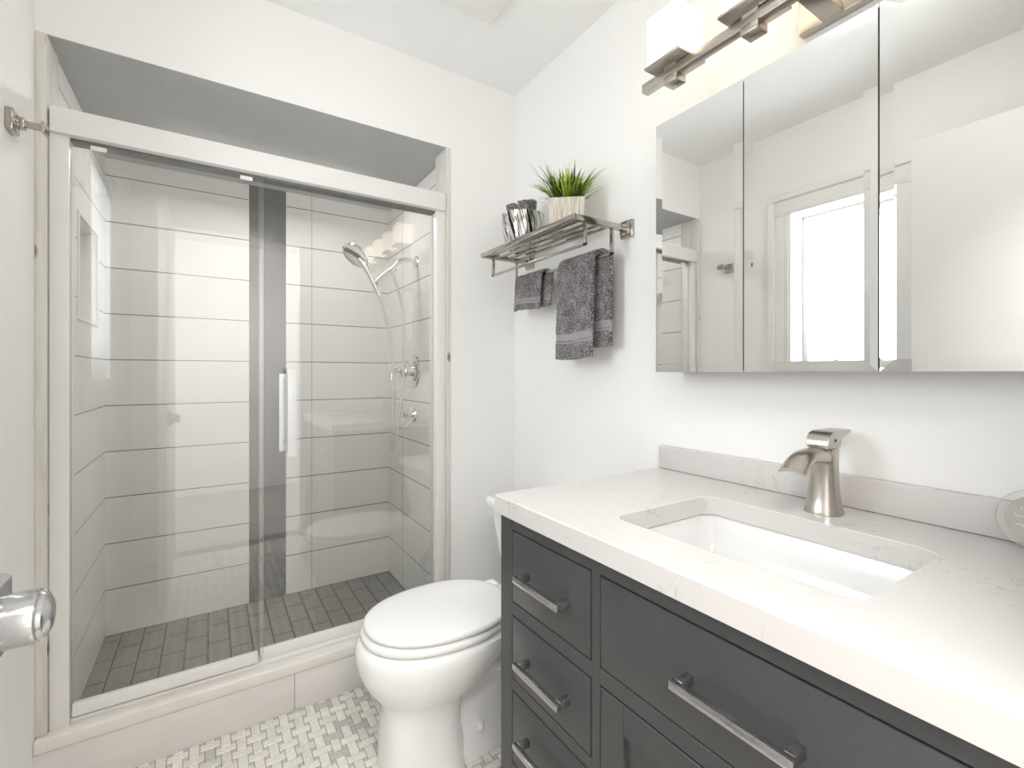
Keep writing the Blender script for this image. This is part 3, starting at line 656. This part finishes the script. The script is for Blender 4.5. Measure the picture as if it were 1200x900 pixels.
# ---------------------------------------------------------------- bowl of rolled cloths
bc = Vector((1.02, 1.510, ST))
def bowl_mat():
    m = mat('striped_mirror_glass', (.7,.7,.7), .12, .8)
    tc = N(m, 'ShaderNodeTexCoord'); sp_ = N(m, 'ShaderNodeSeparateXYZ'); L(m, tc.outputs['Object'], sp_.inputs[0])
    at_ = N(m, 'ShaderNodeMath'); at_.operation = 'ARCTAN2'; L(m, sp_.outputs[1], at_.inputs[0]); L(m, sp_.outputs[0], at_.inputs[1])
    ad = N(m, 'ShaderNodeMath'); ad.operation = 'MULTIPLY_ADD'; L(m, sp_.outputs[2], ad.inputs[0]); ad.inputs[1].default_value = 3.6; L(m, at_.outputs[0], ad.inputs[2])
    cb = N(m, 'ShaderNodeCombineXYZ'); L(m, ad.outputs[0], cb.inputs[0])
    zz = N(m, 'ShaderNodeMath'); zz.operation = 'MULTIPLY'; L(m, sp_.outputs[2], zz.inputs[0]); zz.inputs[1].default_value = .7; L(m, zz.outputs[0], cb.inputs[1])
    n = noise_tex(m, cb.outputs[0], 8.0, 1, .4)
    L(m, ramp(m, n, [(.40, (.03,.028,.026)), (.46, (.80,.79,.76)), (.56, (.85,.84,.82)), (.60, (.25,.24,.23))]), P(m).inputs['Base Color'])
    return m
bowl_m = bowl_mat()
bm = B(); lathe(bm, (0,0,0), (0,0,1), [(.048,0),(.054,.004),(.067,.030),(.078,.070),(.082,.105),(.081,.132),(.0835,.138),(.0805,.138),(.078,.130),(.078,.105),(.074,.070),(.063,.032),(.044,.010),(.005,.008)], 56)
bw = obj('decor_bowl', bm, bowl_m, smooth=50); bw.location = bc
tag(bw, 'black and silver striped glass bowl on the wall shelf', 'bowl')
def roll(name, label, c, axis, r, length, tone_seed):
    axis = Vector(axis).normalized(); u = axis.orthogonal().normalized(); w = axis.cross(u); c = Vector(c)
    bm = B(); turns = 2.6; nn = 120; rows = 14; th = r/turns*.86
    def pt(a, off, h):
        rad = max(.002, r*a/(turns*2*PI)+off) if True else 0
        nz_ = noise.noise(c*300+Vector((a*9, h*160, off*500+tone_seed)))*.0014
        return c + axis*h + (u*math.cos(a)+w*math.sin(a))*(rad+nz_)
    O = [[bm.verts.new(pt(turns*2*PI*i/nn, 0, length*(k/rows-.5)+.003*math.sin(i*.2))) for k in range(rows+1)] for i in range(nn+1)]
    I = [[bm.verts.new(pt(turns*2*PI*i/nn, -th, length*(k/rows-.5)+.003*math.sin(i*.2))) for k in range(rows+1)] for i in range(nn+1)]
    for i in range(nn):
        for k in range(rows):
            bm.faces.new((O[i][k],O[i][k+1],O[i+1][k+1],O[i+1][k])); bm.faces.new((I[i][k],I[i+1][k],I[i+1][k+1],I[i][k+1]))
        bm.faces.new((O[i][0],O[i+1][0],I[i+1][0],I[i][0])); bm.faces.new((O[i][rows],I[i][rows],I[i+1][rows],O[i+1][rows]))
    for i in (0, nn):
        for k in range(rows): bm.faces.new((O[i][k],I[i][k],I[i][k+1],O[i][k+1]))
    return tag(obj(name, bm, terry_m, smooth=80), label, 'washcloth', 'rolled washcloths in the striped bowl')
roll('rolled_washcloth', 'grey rolled washcloth at the left in the striped bowl', bc+Vector((-.014,.034,.122)), (-.10,.12,1), .029, .134, 1)
roll('rolled_washcloth', 'lighter grey rolled washcloth at the right in the striped bowl', bc+Vector((-.014,-.031,.118)), (-.12,-.15,1), .028, .126, 2)
roll('rolled_washcloth', 'grey rolled washcloth at the back of the striped bowl, tallest of the rolls', bc+Vector((.038,.002,.130)), (.12,.0,1), .027, .150, 3)

# ---------------------------------------------------------------- potted grass
pc = Vector((1.022, 1.245, ST))
pg = thing('potted_grass', 'green artificial grass in a square whitewashed pot on the wall shelf', 'plant', tuple(pc))
ang = -math.radians(39.5)
rot = Matrix.Rotation(ang, 3, 'Z')
pot_m = mat('whitewashed_wood', (.7,.66,.6), .75)
nn_ = noise_tex(pot_m, coord(pot_m, 'Object', (70, 70, 4)), 2.2, 5, .7)
L(pot_m, ramp(pot_m, nn_, [(.34, (.38,.33,.27)), (.47, (.60,.55,.48)), (.62, (.74,.70,.64))]), P(pot_m).inputs['Base Color']); bump(pot_m, nn_, .6, .003)
bm = B()
def sq(h, z): return [pc + rot @ Vector((a*h, b*h, z)) for a, b in ((-1,-1),(1,-1),(1,1),(-1,1))]
loft(bm, [sq(.056,0), sq(.0605,.108), sq(.0535,.108), sq(.0525,.096)])
bmesh.ops.bevel(bm, geom=[e_ for e_ in bm.edges], offset=.002, segments=2, affect='EDGES')
obj('pot', bm, pot_m, pg, 30)
bm = B(); lay = bm.loops.layers.color.new('shade')
for k in range(360):
    x, y = random.uniform(-.040,.040), random.uniform(-.040,.040)
    base = Vector((x, y, .095)); out = Vector((x*1.0+random.uniform(-.022,.022), y*1.0+random.uniform(-.022,.022), 0))
    ln = random.uniform(.075,.128); lean = out*random.uniform(.6,1.6)*(ln/.1)
    if random.random() < .12: lean = lean.normalized()*random.uniform(.07,.10); ln *= .75
    droop = random.uniform(.0,.35)*lean.length
    wd = random.uniform(.0025,.0042); sd_ = Vector((-lean.y, lean.x, 0)); sd_ = sd_.normalized() if sd_.length > 1e-5 else Vector((1,0,0))
    sd_ = (sd_ + Vector((random.uniform(-.6,.6), random.uniform(-.6,.6), 0))).normalized()
    t0 = random.choice(((.13,.20,.035),(.27,.37,.06),(.45,.54,.11),(.60,.66,.20)))
    prev = None
    for s in range(6):
        t = s/5; c = base + lean*t**1.5 + Vector((0,0,ln*t-droop*t**3)); w = wd*(1-t**2.2)+.0002
        a = bm.verts.new(pc + rot @ (c-sd_*w)); m_ = bm.verts.new(pc + rot @ (c+Vector((0,0,-.0006)))); b = bm.verts.new(pc + rot @ (c+sd_*w))
        if prev:
            for f in (bm.faces.new((prev[0],prev[1],m_,a)), bm.faces.new((prev[1],prev[2],b,m_))):
                g_ = .55+.75*t
                for l_ in f.loops: l_[lay] = (t0[0]*g_, t0[1]*g_, t0[2]*g_, 1)
        prev = (a, m_, b)
gm = mat('grass_blades', (.1,.2,.04), .45); vc = N(gm, 'ShaderNodeVertexColor'); vc.layer_name = 'shade'; L(gm, vc.outputs[0], P(gm).inputs['Base Color'])
P(gm).inputs['Subsurface Weight'].default_value = 0
obj('grass', bm, gm, pg, 60)
bm = B(); loft(bm, [sq(.0522,.085), sq(.0522,.097)]); obj('soil', bm, noisy('moss', (.05,.06,.02), (.08,.09,.03), 120, .9, bmp=.6), pg)
